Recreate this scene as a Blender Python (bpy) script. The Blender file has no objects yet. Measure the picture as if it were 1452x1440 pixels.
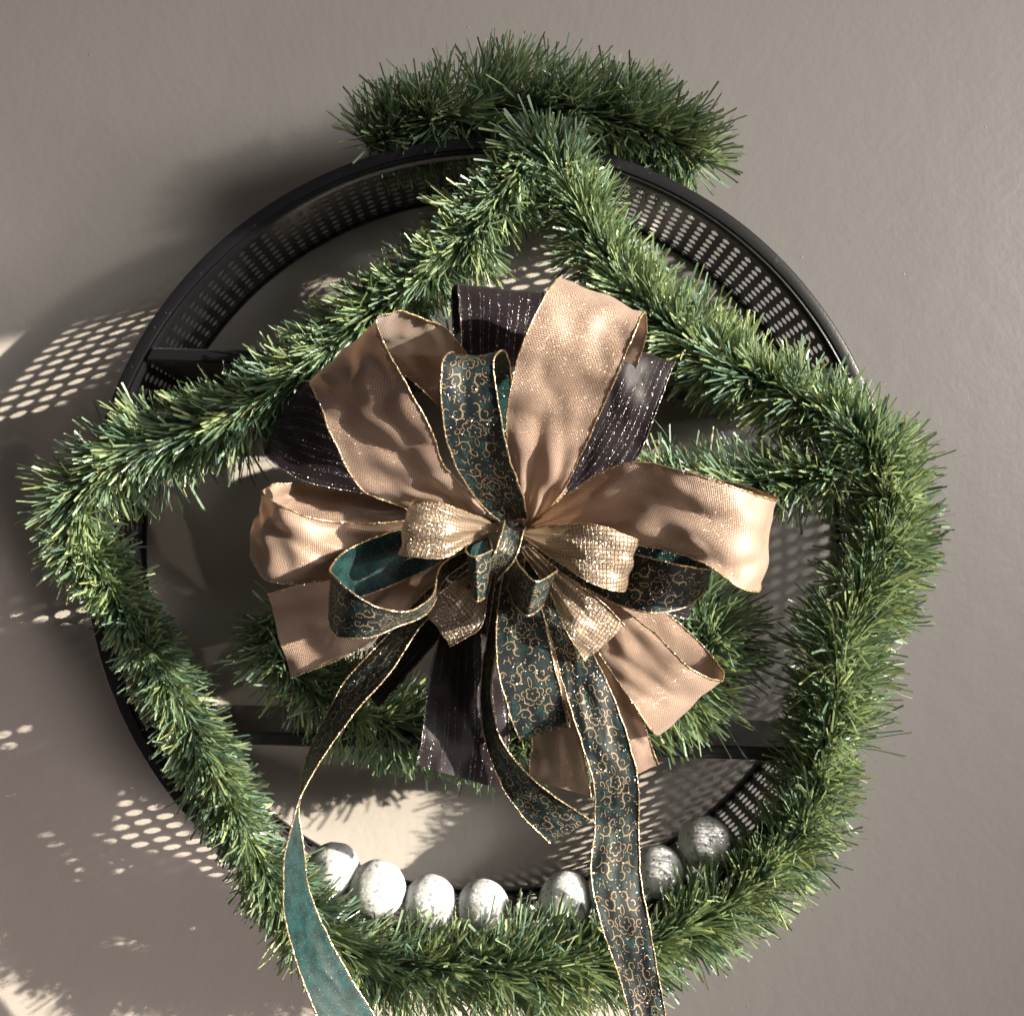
import bpy, math, random
import numpy as np
from mathutils import Vector, Matrix, noise

# ------------------------------------------------------------------ camera, world, light
sc = bpy.context.scene
COL = sc.collection
CAM_D, FPX = 0.88, 1440.0            # metres to the wall, focal length in photograph pixels
VX, VY = 697.0, 773.0                # foot of the optical axis on the wall

cam = bpy.data.cameras.new('camera')
camo = bpy.data.objects.new('camera', cam)
COL.objects.link(camo)
camo.location = (0, -CAM_D, 0)
camo.rotation_euler = (math.radians(90), 0, 0)
cam.sensor_fit = 'HORIZONTAL'
cam.sensor_width = 36.0
cam.lens = 36.0 * FPX / 1452.0
cam.shift_x = (726 - VX) / 1452.0
cam.shift_y = (VY - 720) / 1452.0
cam.clip_start = 0.02
cam.clip_end = 50
sc.camera = camo

world = bpy.data.worlds.new('World')
sc.world = world
world.use_nodes = True
bg = world.node_tree.nodes['Background']
bg.inputs[0].default_value = (1.0, 0.86, 0.81, 1)
bg.inputs[1].default_value = 0.085


def P(px, py, h):
    """point that stands h metres off the wall, seen at photograph pixel (px, py)"""
    d = CAM_D - h
    return Vector(((px - VX) * d / FPX, -h, (VY - py) * d / FPX))


def aim(o, direction, xaxis=None):
    z = -Vector(direction).normalized()
    x = Vector(xaxis).normalized() if xaxis else Vector((0, 1, 0)).cross(z).normalized()
    y = z.cross(x)
    m = Matrix((x, y, z)).transposed().to_4x4()
    m.translation = o.location
    o.matrix_world = m


SUN = Vector((-1.78, 1.0, -0.45)).normalized()
# low sunlight that enters through a side window: a collimated rectangular beam
w_ = Vector((1, 0, 0.19)).normalized()
a_ = (w_ - w_.dot(SUN) * SUN).normalized()
b_ = SUN.cross(a_).normalized()
a_max = Vector((0.142, 0, 0)).dot(a_)
a_min = Vector((-0.85, 0, 0)).dot(a_)
b_lo = P(200, 448, 0).dot(b_)
b_hi = P(350, 1560, 0).dot(b_)
b0, b1 = min(b_lo, b_hi), max(b_lo, b_hi)
L = bpy.data.lights.new('sun_beam', 'AREA')
L.shape = 'RECTANGLE'
L.size = a_max - a_min
L.size_y = b1 - b0
L.spread = math.radians(0.75)
L.energy = 4.0
L.color = (1.0, 0.90, 0.74)
lo = bpy.data.objects.new('sun_beam', L)
COL.objects.link(lo)
lo.location = a_ * (a_max + a_min) / 2 + b_ * (b0 + b1) / 2 - SUN * 1.25
aim(lo, SUN, a_)

# soft daylight of the same window
L2 = bpy.data.lights.new('window_glow', 'AREA')
L2.shape = 'RECTANGLE'
L2.size = 1.1
L2.size_y = 1.1
L2.energy = 6.9
L2.spread = math.radians(48)
L2.color = (1.0, 0.965, 0.92)
lo2 = bpy.data.objects.new('window_glow', L2)
COL.objects.link(lo2)
lo2.location = (2.6, -1.8, 0.85)
aim(lo2, Vector((-0.10, 0.0, 0.18)) - lo2.location)

# the brightest strip of sky seen through that window
L3 = bpy.data.lights.new('window_bright_strip', 'AREA')
L3.shape = 'RECTANGLE'
L3.size = 0.13
L3.size_y = 0.16
L3.energy = 2.7
L3.spread = math.radians(60)
L3.color = (1.0, 0.96, 0.90)
lo3 = bpy.data.objects.new('window_bright_strip', L3)
COL.objects.link(lo3)
lo3.location = (2.5, -1.75, 0.72)
aim(lo3, Vector((0.0, 0.0, 0.10)) - lo3.location)

# daylight coming back off the sunny floor below the window
L4 = bpy.data.lights.new('floor_bounce', 'AREA')
L4.shape = 'RECTANGLE'
L4.size = 0.6
L4.size_y = 0.5
L4.energy = 1.9
L4.spread = math.radians(30)
L4.color = (1.0, 0.87, 0.82)
lo4 = bpy.data.objects.new('floor_bounce', L4)
COL.objects.link(lo4)
lo4.location = (1.7, -1.9, -1.5)
aim(lo4, Vector((-0.60, 0.0, -0.34)) - lo4.location)

sc.view_settings.view_transform = 'Standard'
sc.view_settings.look = 'None'
sc.view_settings.gamma = 1.0
sc.view_settings.exposure = 0.0
sc.view_settings.use_curve_mapping = False
sc.render.engine = 'CYCLES'
sc.cycles.max_bounces = 6
sc.cycles.transparent_max_bounces = 16
sc.cycles.sample_clamp_indirect = 4.0
sc.cycles.use_denoising = True

random.seed(4)
RNG = np.random.default_rng(11)


# ------------------------------------------------------------------ node helpers
class NT:
    def __init__(self, name):
        self.m = bpy.data.materials.new(name)
        self.m.use_nodes = True
        self.t = self.m.node_tree
        self.t.nodes.clear()
        self.out = self.t.nodes.new('ShaderNodeOutputMaterial')

    def n(self, kind, **kw):
        nd = self.t.nodes.new(kind)
        for k, v in kw.items():
            setattr(nd, k, v)
        return nd

    def put(self, sock, v):
        if isinstance(v, bpy.types.NodeSocket):
            self.t.links.new(v, sock)
        elif v is not None:
            sock.default_value = v

    def math(self, op, a, b=None, c=None, clamp=False):
        nd = self.n('ShaderNodeMath', operation=op, use_clamp=clamp)
        for i, v in enumerate((a, b, c)):
            self.put(nd.inputs[i], v)
        return nd.outputs[0]

    def vec(self, op, a, b=None, scale=None):
        nd = self.n('ShaderNodeVectorMath', operation=op)
        self.put(nd.inputs[0], a)
        if b is not None:
            self.put(nd.inputs[1], b)
        if scale is not None:
            self.put(nd.inputs['Scale'], scale)
        return nd.outputs['Value'] if op in ('DOT_PRODUCT', 'LENGTH', 'DISTANCE') else nd.outputs[0]

    def xyz(self, v):
        nd = self.n('ShaderNodeSeparateXYZ')
        self.put(nd.inputs[0], v)
        return nd.outputs

    def comb(self, x, y, z=0.0):
        nd = self.n('ShaderNodeCombineXYZ')
        for i, v in enumerate((x, y, z)):
            self.put(nd.inputs[i], v)
        return nd.outputs[0]

    def attr(self, name, out='Vector'):
        nd = self.n('ShaderNodeAttribute', attribute_name=name)
        return nd.outputs[out]

    def noise(self, v, scale, detail=2.0, rough=0.5, out='Fac'):
        nd = self.n('ShaderNodeTexNoise')
        self.put(nd.inputs['Vector'], v)
        self.put(nd.inputs['Scale'], scale)
        self.put(nd.inputs['Detail'], detail)
        self.put(nd.inputs['Roughness'], rough)
        return nd.outputs[out]

    def voro(self, v, scale, out='Distance', feature='F1'):
        nd = self.n('ShaderNodeTexVoronoi', feature=feature)
        self.put(nd.inputs['Vector'], v)
        self.put(nd.inputs['Scale'], scale)
        return nd.outputs[out]

    def ramp(self, f, stops, interp='LINEAR'):
        nd = self.n('ShaderNodeValToRGB')
        cr = nd.color_ramp
        cr.interpolation = interp
        while len(cr.elements) < len(stops):
            cr.elements.new(0.5)
        for e, (p, c) in zip(cr.elements, stops):
            e.position = p
            e.color = (*c, 1) if len(c) == 3 else c
        self.put(nd.inputs[0], f)
        return nd.outputs[0]

    def step(self, f, lo, hi, a=0.0, b=1.0):
        nd = self.n('ShaderNodeMapRange', interpolation_type='SMOOTHSTEP')
        self.put(nd.inputs[0], f)
        self.put(nd.inputs[1], lo)
        self.put(nd.inputs[2], hi)
        self.put(nd.inputs[3], a)
        self.put(nd.inputs[4], b)
        return nd.outputs[0]

    def mix(self, f, a, b):
        nd = self.n('ShaderNodeMix', data_type='RGBA')
        self.put(nd.inputs[0], f)
        self.put(nd.inputs[6], a if not isinstance(a, tuple) else (*a[:3], 1))
        self.put(nd.inputs[7], b if not isinstance(b, tuple) else (*b[:3], 1))
        return nd.outputs[2]

    def bump(self, h, strength, dist, normal=None):
        nd = self.n('ShaderNodeBump')
        self.put(nd.inputs['Height'], h)
        self.put(nd.inputs['Strength'], strength)
        self.put(nd.inputs['Distance'], dist)
        if normal is not None:
            self.put(nd.inputs['Normal'], normal)
        return nd.outputs[0]

    def bsdf(self, **kw):
        nd = self.n('ShaderNodeBsdfPrincipled')
        for k, v in kw.items():
            s = nd.inputs[k.replace('_', ' ')]
            if isinstance(v, tuple) and len(v) == 3 and s.type == 'RGBA':
                v = (*v, 1)
            self.put(s, v)
        return nd.outputs[0]

    def shmix(self, f, a, b):
        nd = self.n('ShaderNodeMixShader')
        self.put(nd.inputs[0], f)
        self.put(nd.inputs[1], a)
        self.put(nd.inputs[2], b)
        return nd.outputs[0]

    def translucent(self, color, normal=None):
        nd = self.n('ShaderNodeBsdfTranslucent')
        self.put(nd.inputs[0], color if not isinstance(color, tuple) else (*color, 1))
        if normal is not None:
            self.put(nd.inputs['Normal'], normal)
        return nd.outputs[0]

    def transparent(self, c=(1, 1, 1)):
        nd = self.n('ShaderNodeBsdfTransparent')
        nd.inputs[0].default_value = (*c, 1)
        return nd.outputs[0]

    def flakes(self, v, scale, tilt):
        """normals of randomly tilted glitter flakes and a random value per flake"""
        c = self.voro(v, scale, 'Color')
        k = self.vec('SUBTRACT', c, (0.5, 0.5, 0.5))
        k = self.vec('SCALE', k, scale=tilt)
        g = self.n('ShaderNodeNewGeometry').outputs['Normal']
        nn = self.vec('NORMALIZE', self.vec('ADD', g, k))
        return nn, self.xyz(c)[0]

    def done(self, shader):
        self.t.links.new(shader, self.out.inputs[0])
        return self.m


# ------------------------------------------------------------------ materials
def mat_wall():
    t = NT('painted_wall')
    co = t.n('ShaderNodeTexCoord').outputs['Object']
    n1 = t.noise(co, 150, 3.0, 0.55)
    n2 = t.noise(co, 38, 2.0, 0.5)
    n3 = t.noise(co, 3.0, 3.0, 0.5)
    sp = t.step(t.voro(co, 26.0), 0.045, 0.02)            # a few paint nibs
    h = t.math('ADD', t.math('MULTIPLY', n1, 0.7), t.math('MULTIPLY', n2, 1.2))
    h = t.math('ADD', h, t.math('MULTIPLY', sp, 0.5))
    nrm = t.bump(h, 0.36, 0.0011)
    col = t.mix(n3, (0.435, 0.402, 0.368), (0.465, 0.430, 0.395))
    speck = t.step(t.voro(t.vec('ADD', co, (3.1, 0.0, 1.7)), 6.0), 0.0125, 0.006)
    col = t.mix(t.math('MULTIPLY', speck, 0.45), col, (0.16, 0.14, 0.12))
    smear = t.noise(t.vec('MULTIPLY', co, (1.0, 1.0, 0.25)), 9.0, 4.0, 0.6)
    col = t.mix(t.step(smear, 0.45, 0.75, 0.0, 0.22), col, (0.405, 0.370, 0.335))
    rough = t.math('ADD', 0.34, t.math('MULTIPLY', n2, 0.12))
    return t.done(t.bsdf(Base_Color=col, Roughness=rough, Normal=nrm, Specular_IOR_Level=0.42))


def mat_black():
    t = NT('black_powder_coated_metal')
    co = t.n('ShaderNodeTexCoord').outputs['Object']
    n1 = t.noise(co, 900, 2.0)
    dust = t.step(t.noise(co, 60, 5.0, 0.7), 0.56, 0.80)
    sp = t.step(t.voro(co, 120.0), 0.10, 0.04)
    col = t.mix(t.math('MULTIPLY', dust, 0.22), (0.007, 0.007, 0.0085), (0.05, 0.048, 0.046))
    col = t.mix(t.math('MULTIPLY', sp, 0.25), col, (0.16, 0.15, 0.14))
    r = t.math('ADD', 0.30, t.math('MULTIPLY', dust, 0.22))
    return t.done(t.bsdf(Base_Color=col, Roughness=r, Normal=t.bump(n1, 0.25, 0.0004),
                         Specular_IOR_Level=0.55))


def mat_needle():
    t = NT('green_pvc_needles')
    r = t.xyz(t.attr('tint'))
    col = t.ramp(r[0], [(0.0, (0.030, 0.070, 0.046)), (0.25, (0.060, 0.125, 0.082)),
                        (0.45, (0.115, 0.195, 0.125)), (0.66, (0.160, 0.230, 0.100)),
                        (0.86, (0.225, 0.275, 0.095)), (1.0, (0.330, 0.360, 0.190))])
    hs = t.n('ShaderNodeHueSaturation')
    t.put(hs.inputs['Value'], t.math('ADD', 0.92, t.math('MULTIPLY', r[1], 0.98)))
    t.put(hs.inputs['Color'], col)
    hs.inputs['Saturation'].default_value = 0.88
    hs.inputs['Hue'].default_value = 0.502
    col = hs.outputs[0]
    b = t.bsdf(Base_Color=col, Roughness=t.math('ADD', 0.32, t.math('MULTIPLY', r[2], 0.2)),
               Specular_IOR_Level=0.9)
    tr = t.translucent(t.mix(0.35, col, (0.42, 0.46, 0.14)))
    return t.done(t.shmix(0.34, b, tr))


def rib_coords(t, wid):
    a = t.xyz(t.attr('rib'))           # u 0..1 across, v metres along, w random offset
    um = t.math('MULTIPLY', t.math('SUBTRACT', a[0], 0.5), wid * 1000.0)
    vm = t.math('MULTIPLY', a[1], 1000.0)
    return a, um, vm, t.comb(um, vm, a[2])       # millimetres


def mat_gold(name, wid):
    t = NT(name)
    a, um, vm, p = rib_coords(t, wid)
    # woven brick-like gauze
    br = t.n('ShaderNodeTexBrick', offset=0.5)
    wob = t.noise(p, 0.12, 2.0, 0.5, 'Color')
    pp = t.vec('ADD', p, t.vec('SCALE', wob, scale=1.3))
    t.put(br.inputs['Vector'], pp)
    br.inputs['Scale'].default_value = 1.0
    br.inputs['Brick Width'].default_value = 1.8
    br.inputs['Row Height'].default_value = 1.22
    br.inputs['Mortar Size'].default_value = 0.26
    br.inputs['Mortar Smooth'].default_value = 0.6
    gap = br.outputs['Fac']
    var = t.noise(p, 0.06, 3.0)
    th = t.noise(t.vec('MULTIPLY', p, (0.15, 4.0, 1.0)), 1.0, 2.0)
    c = t.mix(var, (0.47, 0.32, 0.245), (0.57, 0.41, 0.325))
    c = t.mix(t.math('MULTIPLY', th, 0.35), c, (0.54, 0.40, 0.29))
    c = t.mix(t.math('MULTIPLY', gap, 0.80), c, (0.070, 0.032, 0.022))
    nrm = t.bump(t.math('SUBTRACT', 1.0, gap), 0.5, 0.0005)
    base = t.bsdf(Base_Color=c, Roughness=0.52, Metallic=0.24, Normal=nrm, Sheen_Weight=0.25,
                  Specular_IOR_Level=0.5)
    tr = t.translucent(t.mix(gap, (0.48, 0.25, 0.15), (0.54, 0.30, 0.18)))
    base = t.shmix(0.13, base, tr)
    fn, fr = t.flakes(p, 2.4, 1.1)
    gl = t.bsdf(Base_Color=(0.95, 0.80, 0.60), Metallic=1.0, Roughness=0.34, Normal=fn)
    m = t.math('MULTIPLY', t.math('GREATER_THAN', fr, 0.90), 0.07)
    sh = t.shmix(m, base, gl)
    hole = t.math('MULTIPLY', t.step(gap, 0.75, 1.0), 0.10)
    return t.done(t.shmix(hole, sh, t.transparent((1.0, 0.93, 0.86))))


def mat_mesh():
    t = NT('champagne_net_ribbon')
    a, um, vm, p = rib_coords(t, 0.038)
    wob = t.vec('SCALE', t.noise(p, 0.25, 2.0, 0.5, 'Color'), scale=1.8)
    q = t.xyz(t.vec('ADD', p, wob))
    d1 = t.math('PINGPONG', t.math('ADD', q[0], t.math('MULTIPLY', q[1], 0.28)), 1.55)
    d2 = t.math('PINGPONG', t.math('SUBTRACT', q[1], t.math('MULTIPLY', q[0], 0.18)), 1.35)
    ln = t.step(t.math('MINIMUM', d1, d2), 0.42, 0.14)
    cell = t.noise(p, 0.5, 3.0)
    c = t.mix(cell, (0.38, 0.285, 0.205), (0.50, 0.40, 0.30))
    c = t.mix(t.math('MULTIPLY', ln, 0.85), c, (0.10, 0.065, 0.038))
    base = t.bsdf(Base_Color=c, Roughness=0.4, Metallic=0.45,
                  Normal=t.bump(t.math('SUBTRACT', 1.0, ln), 0.7, 0.0006))
    base = t.shmix(0.22, base, t.translucent((0.50, 0.37, 0.24)))
    fn, fr = t.flakes(p, 2.0, 1.5)
    gl = t.bsdf(Base_Color=(1.0, 0.93, 0.80), Metallic=1.0, Roughness=0.30, Normal=fn)
    sh = t.shmix(t.math('MULTIPLY', t.math('GREATER_THAN', fr, 0.84), 0.25), base, gl)
    return t.done(t.shmix(0.13, sh, t.transparent()))


def mat_teal():
    t = NT('teal_damask_ribbon')
    a, um, vm, p0 = rib_coords(t, 0.038)
    TILE = 58.0 / 1.30
    wob = t.vec('SCALE', t.vec('SUBTRACT', t.noise(p0, 0.16, 1.0, 0.5, 'Color'), (0.5, 0.5, 0.5)), scale=2.0)
    q = t.xyz(t.vec('ADD', p0, wob))
    X = t.math('ABSOLUTE', q[0])
    Y = t.math('FLOORED_MODULO', q[1], TILE)
    p = t.vec('SCALE', t.comb(X, Y, 0.0), scale=1.30)
    side = t.math('MULTIPLY', t.math('SIGN', q[0]), 0.0)
    acc = None

    def join(d):
        nonlocal acc
        acc = d if acc is None else t.math('MINIMUM', acc, d)

    def arc(cx, cy, r, ang, cut, w):
        """part of a ring: kept where the offset along angle ang stays below cut"""
        v = t.vec('SUBTRACT', p, (cx, cy, 0.0))
        ring = t.math('ABSOLUTE', t.math('SUBTRACT', t.vec('LENGTH', v), r))
        hp = t.math('SUBTRACT', t.vec('DOT_PRODUCT', v, (math.cos(ang), math.sin(ang), 0.0)), cut)
        # the line swells away from its ends
        ww = t.math('MULTIPLY_ADD', hp, -0.05, w * 0.62)
        join(t.math('MAXIMUM', t.math('SUBTRACT', ring, ww), hp))

    def dot(cx, cy, r):
        join(t.math('SUBTRACT', t.vec('DISTANCE', p, (cx, cy, 0.0)), r))

    R = math.radians
    # flower
    arc(0.0, 33.6, 2.5, R(-90), 0.6, 0.42)
    arc(3.6, 31.4, 2.3, R(200), 0.6, 0.42)
    arc(3.0, 27.3, 2.2, R(130), 0.6, 0.42)
    arc(6.0, 34.6, 3.0, R(215), -0.2, 0.46)
    arc(7.2, 29.2, 2.6, R(170), -0.2, 0.44)
    arc(3.4, 37.2, 2.8, R(250), -0.1, 0.44)
    # big scrolls
    arc(11.4, 15.2, 4.9, R(-35), 1.6, 0.55)
    arc(12.6, 14.3, 2.1, R(150), 0.7, 0.50)
    arc(11.6, 46.0, 4.7, R(40), 1.5, 0.55)
    arc(12.8, 46.8, 2.0, R(215), 0.6, 0.50)
    arc(4.6, 9.4, 3.6, R(160), 1.2, 0.50)
    arc(4.0, 9.0, 1.4, R(-20), 0.4, 0.45)
    arc(4.8, 51.4, 3.4, R(190), 1.0, 0.50)
    arc(15.0, 30.6, 3.0, R(20), 0.8, 0.48)
    arc(15.6, 29.8, 1.2, R(200), 0.3, 0.42)
    arc(15.2, 2.4, 2.8, R(80), 0.6, 0.46)
    arc(15.4, 56.2, 2.2, R(-60), 0.6, 0.44)
    arc(-6.0, 20.0, 7.6, R(180), -6.4, 0.42)
    arc(20.0, 22.6, 6.0, R(30), -3.2, 0.42)
    arc(20.0, 38.4, 6.2, R(-30), -3.4, 0.42)
    arc(21.4, 12.6, 3.0, R(120), 0.9, 0.46)
    arc(22.0, 12.0, 1.2, R(-40), 0.3, 0.42)
    arc(21.6, 47.4, 2.9, R(230), 0.8, 0.46)
    arc(22.4, 34.6, 2.2, R(160), 0.5, 0.44)
    arc(22.2, 25.4, 2.3, R(200), 0.5, 0.44)
    for d in ((0, 30.0, 0.8), (7.6, 20.2, 0.8), (17.2, 20.6, 0.7), (1.6, 42.6, 0.7), (7.4, 41.2, 0.75),
              (0, 16.2, 0.7), (9.6, 56.4, 0.7), (9.2, 4.0, 0.7), (10.6, 33.0, 0.7), (0, 3.0, 0.9)):
        dot(*d)
    fig = t.step(acc, 0.16, -0.10)
    rim = t.math('SUBTRACT', t.step(acc, 1.35, 0.7), fig)         # dark print outline
    rim = t.math('MAXIMUM', rim, 0.0)
    n = t.noise(p0, 0.11, 3.0, 0.55)
    n2 = t.noise(p0, 0.9, 3.0)
    ground = t.mix(t.step(n, 0.46, 0.68), (0.005, 0.009, 0.009), (0.018, 0.056, 0.055))
    ground = t.mix(t.math('MULTIPLY', n2, 0.35), ground, (0.012, 0.026, 0.040))
    ground = t.mix(t.math('MULTIPLY', rim, 0.82), ground, (0.006, 0.007, 0.009))
    wv = t.math('PINGPONG', vm, 0.22)
    wv2 = t.math('PINGPONG', um, 0.22)
    cloth = t.bump(t.math('ADD', wv, wv2), 0.5, 0.0003)
    front = t.bsdf(Base_Color=ground, Roughness=0.48, Sheen_Weight=0.0, Specular_IOR_Level=0.4, Normal=cloth)
    gold = t.bsdf(Base_Color=t.mix(n2, (0.30, 0.23, 0.13), (0.46, 0.37, 0.24)), Metallic=0.55, Roughness=0.42)
    front = t.shmix(fig, front, gold)
    fn, fr = t.flakes(p0, 2.6, 1.2)
    gl = t.bsdf(Base_Color=(0.95, 0.92, 0.80), Metallic=1.0, Roughness=0.32, Normal=fn)
    dens = t.step(t.noise(t.vec('ADD', p0, (31.0, 7.0, 0.0)), 0.13, 2.0), 0.45, 0.70, 0.999, 0.985)
    front = t.shmix(t.math('GREATER_THAN', fr, dens), front, gl)
    # wrong side: the print shows through faintly
    bc = t.mix(t.step(n, 0.36, 0.62), (0.003, 0.017, 0.019), (0.009, 0.042, 0.044))
    bc = t.mix(t.math('MULTIPLY', n2, 0.3), bc, (0.010, 0.022, 0.021))
    bc = t.mix(t.math('MULTIPLY', fig, 0.30), bc, (0.06, 0.055, 0.035))
    back = t.bsdf(Base_Color=bc, Roughness=0.42, Specular_IOR_Level=0.25, Sheen_Weight=0.0, Normal=cloth)
    back = t.shmix(t.math('GREATER_THAN', fr, 0.985), back, gl)
    bf = t.n('ShaderNodeNewGeometry').outputs['Backfacing']
    return t.done(t.shmix(bf, front, back))


def mat_plum():
    t = NT('plum_striped_ribbon')
    a, um, vm, p = rib_coords(t, 0.058)
    s = t.math('PINGPONG', t.math('ADD', um, t.math('MULTIPLY', t.noise(p, 0.08), 1.2)), 3.4)
    s2 = t.math('PINGPONG', t.math('ADD', um, 1.7), 5.1)
    line = t.math('MAXIMUM', t.step(s, 0.75, 0.30), t.step(s2, 0.6, 0.2))
    n = t.noise(p, 0.07, 3.0)
    c = t.mix(n, (0.009, 0.006, 0.008), (0.020, 0.0125, 0.0165))
    c = t.mix(t.math('MULTIPLY', line, 0.9), c, (0.010, 0.008, 0.010))
    base = t.bsdf(Base_Color=c, Roughness=0.5, Sheen_Weight=0.03, Specular_IOR_Level=0.22,
                  Normal=t.bump(t.noise(p, 2.2, 2.0), 0.25, 0.0004))
    base = t.shmix(0.10, base, t.translucent((0.05, 0.032, 0.04)))
    fn, fr = t.flakes(p, 3.2, 1.3)
    gl = t.bsdf(Base_Color=(0.92, 0.92, 0.96), Metallic=1.0, Roughness=0.28, Normal=fn)
    on = t.math('MULTIPLY', t.math('GREATER_THAN', fr, 0.80), line)
    on = t.math('MAXIMUM', on, t.math('MULTIPLY', t.math('GREATER_THAN', fr, 0.985), 0.3))
    return t.done(t.shmix(t.math('MULTIPLY', on, 0.16), base, gl))


def mat_edge(name, col, dark):
    t = NT(name)
    co = t.n('ShaderNodeTexCoord').outputs['Object']
    nn = t.noise(co, 900, 1.0)
    c = t.mix(t.step(nn, 0.42, 0.60), dark, col)
    fn, fr = t.flakes(co, 1500, 1.2)
    b = t.bsdf(Base_Color=c, Metallic=0.7, Roughness=0.36)
    g = t.bsdf(Base_Color=(1, 0.93, 0.78), Metallic=1.0, Roughness=0.2, Normal=fn)
    return t.done(t.shmix(t.math('GREATER_THAN', fr, 0.72), b, g))


def mat_bauble():
    t = NT('white_sequin_bauble')
    co = t.n('ShaderNodeTexCoord').outputs['Object']
    ob = t.n('ShaderNodeObjectInfo').outputs['Random']
    v = t.vec('ADD', co, t.comb(ob, ob, ob))
    v1 = t.n('ShaderNodeTexVoronoi', feature='F1')
    t.put(v1.inputs['Vector'], v)
    v1.inputs['Scale'].default_value = 260
    pick = t.xyz(v1.outputs['Color'])
    patch = t.noise(v, 55, 2.0)
    lim = t.math('MULTIPLY_ADD', patch, -1.1, 1.10)
    seq = t.math('MULTIPLY', t.step(v1.outputs['Distance'], 0.40, 0.32),
                 t.math('GREATER_THAN', pick[0], lim))
    n = t.noise(v, 1100, 2.0, 0.6)
    n2 = t.noise(v, 90, 2.0)
    c = t.mix(n, (0.48, 0.49, 0.50), (0.62, 0.62, 0.62))
    c = t.mix(t.math('MULTIPLY', n2, 0.25), c, (0.50, 0.53, 0.57))
    h = t.math('ADD', t.math('MULTIPLY', seq, 0.7), n)
    nrm = t.bump(h, 0.25, 0.0004)
    base = t.bsdf(Base_Color=c, Roughness=0.6, Normal=nrm, Subsurface_Weight=0.75, Subsurface_Radius=(1.0, 0.95, 0.9), Subsurface_Scale=0.012, Specular_IOR_Level=0.6)
    fn, fr = t.flakes(v, 900, 1.3)
    gl = t.bsdf(Base_Color=(0.97, 0.97, 0.95), Metallic=0.0, Roughness=0.25, Normal=fn)
    sh = t.shmix(t.math('MULTIPLY', t.math('GREATER_THAN', fr, 0.80), 0.3), base, gl)
    sq = t.bsdf(Base_Color=(0.25, 0.265, 0.29), Metallic=0.0, Roughness=0.35, Normal=nrm)
    return t.done(t.shmix(t.math('MULTIPLY', seq, 0.85), sh, sq))


def mat_mirror():
    t = NT('mirror_tile')
    co = t.n('ShaderNodeTexCoord').outputs['Object']
    fn, fr = t.flakes(co, 330, 0.22)
    return t.done(t.bsdf(Base_Color=(0.72, 0.74, 0.76), Metallic=1.0, Roughness=0.10, Normal=fn))


def mat_plain(name, col, rough, metal=0.0):
    t = NT(name)
    co = t.n('ShaderNodeTexCoord').outputs['Object']
    n = t.noise(co, 400, 2.0)
    c = t.mix(n, tuple(x * 0.8 for x in col), tuple(min(1, x * 1.2) for x in col))
    return t.done(t.bsdf(Base_Color=c, Roughness=rough, Metallic=metal))


M = dict(wall=mat_wall(), black=mat_black(), needle=mat_needle(), gold=mat_gold('rose_gold_gauze_ribbon', 0.062),
         mesh=mat_mesh(), teal=mat_teal(), plum=mat_plum(),
         gold_edge=mat_edge('gold_wired_edge', (0.80, 0.62, 0.36), (0.30, 0.19, 0.10)),
         plum_edge=mat_edge('plum_wired_edge', (0.20, 0.17, 0.20), (0.012, 0.010, 0.012)),
         bauble=mat_bauble(), mirror=mat_mirror(),
         wire=mat_plain('green_wire', (0.02, 0.06, 0.035), 0.45),
         stem=mat_plain('dark_twisted_wire', (0.015, 0.03, 0.018), 0.5))


# ------------------------------------------------------------------ mesh helpers
def link(name, me, mat, parent=None):
    o = bpy.data.objects.new(name, me)
    COL.objects.link(o)
    if mat and not me.materials:
        me.materials.append(mat)
    if parent:
        o.parent = parent
    return o


def tag(o, label=None, cat=None, group=None, kind=None):
    for k, v in (('label', label), ('category', cat), ('group', group), ('kind', kind)):
        if v:
            o[k] = v
    return o


def empty(name, loc=(0, 0, 0)):
    o = bpy.data.objects.new(name, None)
    COL.objects.link(o)
    o.location = loc
    o.empty_display_size = 0.02
    return o


def quads_mesh(name, V, Q, smooth=True, attrs=None):
    V = np.asarray(V, dtype=np.float32)
    Q = np.asarray(Q, dtype=np.int32)
    me = bpy.data.meshes.new(name)
    me.vertices.add(len(V))
    me.vertices.foreach_set('co', V.ravel())
    me.loops.add(Q.size)
    me.loops.foreach_set('vertex_index', Q.ravel())
    me.polygons.add(len(Q))
    me.polygons.foreach_set('loop_start', np.arange(0, Q.size, 4, dtype=np.int32))
    me.polygons.foreach_set('loop_total', np.full(len(Q), 4, dtype=np.int32))
    me.polygons.foreach_set('use_smooth', np.full(len(Q), smooth, dtype=bool))
    for k, a in (attrs or {}).items():
        at = me.attributes.new(k, 'FLOAT_VECTOR', 'POINT')
        at.data.foreach_set('vector', np.asarray(a, dtype=np.float32).ravel())
    me.update()
    me.validate()
    return me


def lathe_y(name, prof, seg, smooth=False):
    """closed profile of (r, y) swept round the y axis"""
    n = len(prof)
    ang = np.linspace(0, 2 * math.pi, seg, endpoint=False)
    V = np.array([[r * math.cos(a), y, r * math.sin(a)] for a in ang for r, y in prof])
    Q = []
    for i in range(seg):
        j = (i + 1) % seg
        for k in range(n):
            l = (k + 1) % n
            Q.append((i * n + k, j * n + k, j * n + l, i * n + l))
    return quads_mesh(name, V, Q, smooth)


def smooth_by_angle(me, deg=35):
    me.polygons.foreach_set('use_smooth', np.ones(len(me.polygons), dtype=bool))
    me.set_sharp_from_angle(angle=math.radians(deg))


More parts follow.
